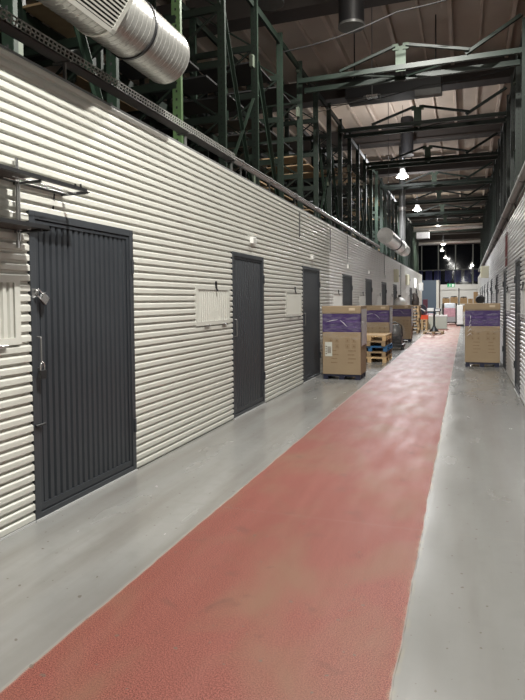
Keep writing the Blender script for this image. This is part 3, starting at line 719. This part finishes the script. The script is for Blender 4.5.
# ------------------------------------------------------------------ tall cartons with purple band
def carton(x0, y0, W, D, label, z0=.10, H=1.39, slip=True, wrap=True, lab=False, rz=0):
    pl = MB(); pallet_parts(pl, W*.97, D*.96, 0, .10)
    o = pl.build('pallet', navy, loc=(x0+W/2, y0+.01, 0)); tag(o, 'dark plastic pallet under the ' + label.replace('tall kraft carton with purple band', 'tall carton').replace(' and white sticker,', ''), 'pallet', 'pallets under the tall cartons')
    t = thing('carton', label, 'carton', (x0, y0, z0), 'tall purple banded cartons'); h = H-z0
    zb0, zb1 = .90-z0, 1.245-z0
    mb = MB()
    mb.box(0, W, 0, D, 0, zb0); mb.m = 0
    mb.box(0.004, W-.004, .004, D-.004, zb1, h-.10)
    body = mb.build('carton_body', kraft, t, bevel=.006)
    MB().box(0.001, W-.001, .001, D-.001, zb0, zb1).build('purple_band', purple, t)
    MB().box(-.006, W+.006, -.006, D+.006, h-.13, h).build('lid', kraft, t, bevel=.006)
    mb = MB()
    for bx0 in (W*.20, W*.62):                            # lettering in the band
        for r, zz in enumerate((zb0+.18, zb0+.08)):
            xx = bx0
            while xx < bx0 + W*.30:
                l = random.uniform(.008, .02); mb.box(xx, xx+l, -.0025, -.0003, zz, zz+.035-.008*r); xx += l+.008
    mb.build('band_lettering', purple_lt, t)
    mb = MB()
    for bx0 in (W*.24, W*.68):
        for r in range(4):
            xx = bx0 - (.01 if r % 2 else 0)
            e = bx0 + W*random.uniform(.12, .19)
            while xx < e:
                l = random.uniform(.010, .03); mb.box(xx, xx+l, -.002, .001, zb0-.36-r*.075, zb0-.36-r*.075+.018); xx += l+.006
        for r in range(2):
            for c in range(2): 
                a, b = bx0-.05+c*.12, zb0-.19-r*.11
                for (p, q, r_, s) in ((0,.07,0,.004),(0,.07,.066,.07),(0,.004,0,.07),(.066,.07,0,.07),(.02,.05,.015,.05)): mb.box(a+p, a+q, -.002, .001, b+r_, b+s)
    mb.build('printed_marks', mat('faint print', (.22,.145,.08), .75), t)
    mb = MB(); mb.box(W*.70, W*.86, -.009, -.006, h-.085, h-.035); mb.build('small_label', mat('buff label', (.55,.45,.32), .6), t)
    if lab:
        q = MB().box(.05, .185, -.003, -.0005, zb0-.46, zb0-.19).build('white_label', mat('white sticker', (.55,.56,.50), .55), t)
        mb = MB()
        for k in range(6): mb.box(.095, .165, -.0042, -.0032, zb0-.40+k*.022, zb0-.40+k*.022+.012)
        for k in range(4): mb.box(.06, .085, -.0042, -.0032, zb0-.42+k*.045, zb0-.42+k*.045+.02)
        mb.build('label_print', ink, q)
    if wrap:
        e = .012; n = 5; zt = h-.125; zl = zb0-.12; mb = MB(); vs = []; N = 14
        cx, cy = W/2, D/2
        path = []
        for (ax, ay, bx_, by_) in ((-e,-e,W+e,-e),(W+e,-e,W+e,D+e),(W+e,D+e,-e,D+e),(-e,D+e,-e,-e)):
            for k in range(N): f = k/N; path.append((ax+(bx_-ax)*f, ay+(by_-ay)*f))
        rows = 7
        for r in range(rows+1):
            zz = zl + (zt-zl)*r/rows
            for k, (a, b) in enumerate(path):
                j = .006*random.uniform(-1, 1); dz = .03*math.sin(k*.9) if r == 0 else 0
                vs.append((a + (j if b in (-e, D+e) else 0) + (0), b + (j if a in (-e, W+e) else j*.5), zz+dz))
        m_ = len(path); fs = [(r*m_+k, r*m_+(k+1)%m_, (r+1)*m_+(k+1)%m_, (r+1)*m_+k) for r in range(rows) for k in range(m_)]
        mb.add(vs, fs, True); mb.build('stretch_film', film, t)
        # bunched folds of film catching the light
        mb = MB()
        for (a, za, b, zb) in ((W*.12, zb0+.19, W*.42, zb0+.235), (W*.47, zb0+.23, W*.66, zb0+.10)):
            mb.tube([(a, -.022, za), ((a+b)/2, -.026, (za+zb)/2+.008), (b, -.02, zb)], .0, 6, True, [.002, .006, .002])
        if x0 > -.5:
            mb = MB()
            for k in range(5): mb.tube([(W*.05+k*.02, -.022, zb0-.22+k*.09), (W*.16, -.026, zb0-.15+k*.095), (W*.20, -.02, zb0-.20+k*.1)], 0, 6, True, [.002,.007,.002])
        mb.build('film_fold', mat('white film crease', (.75,.75,.78), .2), t)
        if x0 < -.5:
            mb = MB(); mb.box(W+.0125, W+.0135, .03, D-.03, h-.75, h-.06); mb.build('film_tail', mat('layered film', (.42,.38,.38), .25), t)
    return t
carton(-2.575, 10.78, .725, .66, 'tall kraft carton with purple band and white sticker, nearest on the left', lab=True)
carton(-2.655, 15.70, .725, .66, 'tall kraft carton with purple band behind the low pallet stack', H=1.35)
carton(-2.56, 21.1, .725, .66, 'tall kraft carton with purple band behind the wrapped machine', H=1.30)
carton(-.02, 13.6, .72, .66, 'tall kraft carton with purple band against the right wall', H=1.40)

# low stack of pallets in front of the second carton
PS = [(wood, 'lowest'), (wood_old, 'second lowest'), (blue_p, 'blue'), (wood_old, 'fourth'), (wood, 'topmost')]
lb = ['pale wooden pallet lying lowest in the low stack by the second carton', 'worn wooden pallet second from the floor in the low stack', 'blue painted pallet in the middle of the low stack', 'worn wooden pallet resting on the blue one', 'pale wooden pallet on top of the low stack by the second carton']
for i, (m, _) in enumerate(PS): pallet(-2.19+random.uniform(-.02,.02), 13.95+random.uniform(-.03,.03), i*.131, .8, 1.15, m, lb[i], 'low pallet stack')
# wrapped machine
t = thing('wrapped_machine', 'black machine wrapped in clear film beside the third tall carton', 'machine', (-2.02, 17.7, 0))
mb = MB(); mb.box(-.26, .26, 0, .62, .06, .16); mb.box(-.22, .20, .05, .5, .16, .42); mb.build('base', blk, t, bevel=.02)
for a in (-.2, .2):
    for b in (.08, .54): MB().tube([(a-.02, b, .06), (a+.02, b, .06)], .06, 14).build('castor', blk, t)
mb = MB(); mb.tube([(-.02,.25,.42),(-.02,.25,.50),(-.02,.27,.62),(-.02,.27,.74)], 0, 14, True, [.20,.22,.19,.12]); mb.build('motor_housing', steel_dk, t)
mb = MB(); mb.tube([(-.2,.1,.4),(-.22,.1,.74),(.0,.1,.82),(.2,.1,.72),(.22,.1,.4)], .02, 8); mb.build('handle', blk, t)
mb = MB()
R_ = [(.02,.30),(.3,.34),(.5,.31),(.7,.25),(.82,.12)]
mb.tube([(-.0,.3,z) for z, r in R_], 0, 18, False, [r for z, r in R_]); mb.build('stretch_film', film, t)

# tall stack of pallets past the third carton
for i in range(9):
    pallet(-2.33+random.uniform(-.03,.03), 26.5+random.uniform(-.03,.03), i*.137, .74, 1.1, wood if i % 2 else wood_old, '%s pallet from the floor in the tall wooden stack beyond the third carton' % ['first','second','third','fourth','fifth','sixth','seventh','eighth','ninth'][i], 'tall pallet stack', .136)
t = thing('tarpaulin_bundle', 'dark brown bundle standing on the tall pallet stack', 'bundle', (-2.14, 26.8, 1.235))
mb = MB(); mb.tube([(0,0,0),(0,0,.12),(.02,0,.3),(-.03,0,.45),(-.08,0,.55)], 0, 12, True, [.15,.17,.14,.11,.05]); mb.build('sheet', mat('brown tarpaulin', (.035,.025,.02), .7), t)
MB().tube([(0,0,.2),(0.01,0,.225)], .165, 12).build('cord', blk, t)
for i in range(4):
    pallet(-2.03, 29.4, i*.131, .5, .9, wood, '%s small pallet in the short stack carrying the orange crate' % ['lowest','second','third','topmost'][i], 'short pallet stack')
t = thing('crate', 'orange red plastic crate on the short pallet stack', 'crate', (-2.0, 29.45, .524))
mb = MB(); mb.box(-.25,.25,0,.4,0,.02); mb.box(-.25,-.23,0,.4,.02,.2); mb.box(.23,.25,0,.4,.02,.2); mb.box(-.23,.23,0,.02,.02,.2); mb.box(-.23,.23,.38,.4,.02,.2); mb.build('crate_shell', orange, t)
MB().box(-.265,.265,-.012,.0,.17,.2).build('rim', orange, t)
t = thing('hose_reel', 'round dark blue reel with white stripe hung above the orange crate', 'reel', (-2.14, 30.9, 1.0))
MB().tube([(0,-.06,0),(0,.06,0)], .23, 22).build('disc', mat('dark blue plastic', (.012,.015,.03), .4), t)
MB().bar((-.18,-.07,.12),(.17,-.07,-.1),.05,.012,(0,1,0)).build('stripe', white_m, t)
mb = MB(); mb.box(-.06,.06,.06,.16,-1.0,.1); mb.box(-.2,.2,-.02,.3,-1.0,-.96); mb.build('stand', blk, t)
t = thing('wrapped_load', 'pale pink wrapped load beside the short pallet stack', 'wrapped goods', (-1.75, 31.6, 0))
MB().box(-.22,.22,0,.5,.06,.74).build('load', pink, t, bevel=.02); MB().box(-.235,.235,-.01,.51,.08,.76).build('stretch_film', film, t); MB().box(-.22,.22,0,.5,0,.06).build('base', wood, t)
t = thing('locker', 'maroon locker standing by the blue booth', 'locker', (-2.6, 40.6, 0))
MB().box(-.15,.15,0,.4,0,1.5).build('locker_body', maroon, t, bevel=.01); d = MB().box(-.13,.13,-.012,0,.06,1.44).build('locker_door', maroon, t); MB().box(.08,.11,-.03,-.012,.7,.85).build('handle', steel, d)
# white bag on the third carton
t = thing('plastic_bag', 'white plastic bag lying on top of the third carton on the left', 'bag', (-2.25, 21.35, 1.31))
mb = MB(); mb.tube([(0,0,0),(0,0,.06),(0,0,.16),(0,0,.24),(0,0,.30)], 0, 14, True, [.19,.22,.20,.13,.03]); mb.build('bag_body', white_m, t)
MB().tube([(0,0,.29),(0,0,.35)], .05, 8).build('tied_neck', blk, t)

# display stand with black pedestal on a pallet
for i in range(1):
    pallet(-1.33, 25.9, 0, .84, 1.0, wood_old, 'low dark pallet under the black pedestal stand in the aisle', None, .11)
t = thing('pedestal_stand', 'black pedestal stand with flared foot on the low pallet in the aisle', 'stand', (-1.30, 26.2, .11))
mb = MB(); mb.tube([(0,0,0),(0,0,.03),(0,0,.14),(0,0,.24),(0,0,.85)], 0, 18, True, [.20,.19,.10,.045,.04]); mb.build('column', blk, t)
MB().box(-.24,.24,-.16,.16,.85,.88).build('top_plate', blk, t)
t = thing('parts_tray', 'white trays of dark parts on top of the black pedestal stand', 'tray', (-1.30, 26.2, .99))
mb = MB(); mb.box(-.28,-.02,-.15,.15,0,.13); mb.build('white_box', white_m, t); MB().box(.02,.28,-.15,.15,0,.11).build('dark_box', mat('dark navy box', (.02,.02,.05), .5), t); MB().box(.06,.24,-.17,-.15,.01,.08).build('white_insert', white_m, t)
t = thing('storage_bin', 'pale green bin standing behind the black pedestal', 'bin', (-1.35, 30.5, 0))
MB().box(-.45,.45,0,.5,0,.62).build('bin_body', olive, t, bevel=.02); MB().box(-.47,.47,-.02,.52,.62,.70).build('lid', white_m, t)

# roll cage with pink goods
t = thing('roll_cage', 'dark roll cage with pink wrapped goods at the end of the aisle', 'cage', (-.93, 36.5, 0))
for a in (-.38, .38):
    mb = MB(); mb.box(a-.035, a+.035, 0, .06, .06, 1.25); mb.box(a-.035, a+.035, .6, .66, .06, 1.25); mb.box(a-.03,a+.03,.06,.6,.1,.16); mb.box(a-.03,a+.03,.06,.6,1.15,1.2); mb.build('side_frame', blk, t)
MB().box(-.35,.35,0,.66,.08,.14).build('deck', blk, t)
for a in (-.33,.33):
    for b in (.05,.6): MB().tube([(a-.02,b,.05),(a+.02,b,.05)], .05, 12).build('castor', blk, t)
t = thing('wrapped_goods', 'pink and white film wrapped goods stacked in the dark roll cage', 'wrapped goods', (-.93, 36.55, .14))
MB().box(-.33,.33,0,.55,0,.30).build('grey_layer', mat('grey goods', (.35,.33,.33), .4, 0, .3, 9), t); MB().box(-.33,.33,0,.55,.30,.82).build('pink_layer', pink, t, bevel=.02); MB().box(-.30,.30,.02,.52,.82,1.12).build('white_layer', mat('white film bundle', (.7,.75,.8), .3, 0, .2, 8), t, bevel=.04)
t = thing('wrapped_column', 'slim white wrapped item with black foot left of the right hand carton', 'wrapped goods', (-.32, 34.0, 0))
MB().box(-.16,.16,0,.4,.08,1.15).build('item_body', white_m, t, bevel=.03); MB().box(-.18,.22,-.05,.42,0,.08).build('foot', blk, t); MB().box(-.17,.17,-.01,.0,.3,.6).build('film_band', film, t)

# shelving with cartons before the end wall
SX, SY = -2.05, 53.0
t = thing('shelving_unit', 'long low white shelving before the end wall carrying cartons', 'shelving', (SX, SY, 0))
for z in (.35, 1.05): MB().box(.08, 3.3, .02, .8, z, z+.05).build('shelf', white_m, t)
for a in (0, 1.43, 3.3): MB().box(a, a+.08, 0, .8, 0, 2.45 if a == 1.43 else 1.1).build('upright', blk if a == 1.43 else white_m, t)
def stor(x, y, z, W, D, H, q, m=kraft2):
    tt = thing('storage_carton', q, 'carton', (x, y, z), 'cartons on the far shelving')
    MB().box(0, W, 0, D, 0, H).build('carton_body', m, tt, bevel=.01)
    MB().box(W/2-.03, W/2+.03, -.004, D*.5, H-.12, H+.003).build('tape', mat('brown tape', (.3,.17,.08), .4), tt)
for a, b, h, q in ((.10, .70, .46, 'leftmost tan carton on the far white shelving'), (.76, 1.38, .56, 'second tan carton from the left on the far white shelving'), (1.56, 2.15, .50, 'tan carton just right of the black upright on the far shelving'), (2.22, 2.60, .42, 'small tan carton right of the middle on the far shelving'), (2.66, 3.28, 1.0, 'tall pale carton at the right end of the far white shelving')):
    stor(SX+a, SY+.05, 1.105, b-a, .6, h, q)
for a, b, q in ((.12, .95, 'left tan carton on the bottom far shelf'), (1.55, 2.35, 'middle tan carton on the bottom far shelf'), (2.45, 3.2, 'right tan carton on the bottom far shelf')):
    stor(SX+a, SY+.05, .405, b-a, .6, .55, q)
for a, l, zz, q in ((.12, .5, .46, 'dark tool bundle lying on the leftmost far carton'), (.8, .5, .56, 'dark tool bundle lying on the second far carton'), (1.6, .5, .50, 'dark tool bundle lying right of the black upright')):
    zz += 1.105
    mb = MB(); mb.tube([(SX+a, SY+.3, zz+.055), (SX+a+l*.5, SY+.34, zz+.06), (SX+a+l, SY+.3, zz+.055)], 0, 10, True, [.035,.06,.045]); tag(mb.build('tool_bundle', blk), q, 'bundle', 'bundles on the far cartons')
# stacked items behind the right hand carton
t = thing('storage_carton', 'plain carton hidden behind the right hand tall carton', 'carton', (.18, 19.3, 0))
MB().box(0,.5,0,.5,0,1.33).build('carton_body', kraft, t, bevel=.01); MB().box(.22,.28,-.003,0,1.0,1.33).build('tape', ink, t)
t = thing('rolled_bag', 'black rolled bag seen just above the right hand tall carton', 'bag', (.42, 19.5, 1.33))
MB().tube([(-.02,-.12,.14),(0,0,.15),(.02,.2,.14)], 0, 16, True, [.11,.14,.11]).build('roll', blk, t)
MB().tube([(0,-.0,.15),(0,.03,.15)], .146, 16).build('strap', steel_dk, t)
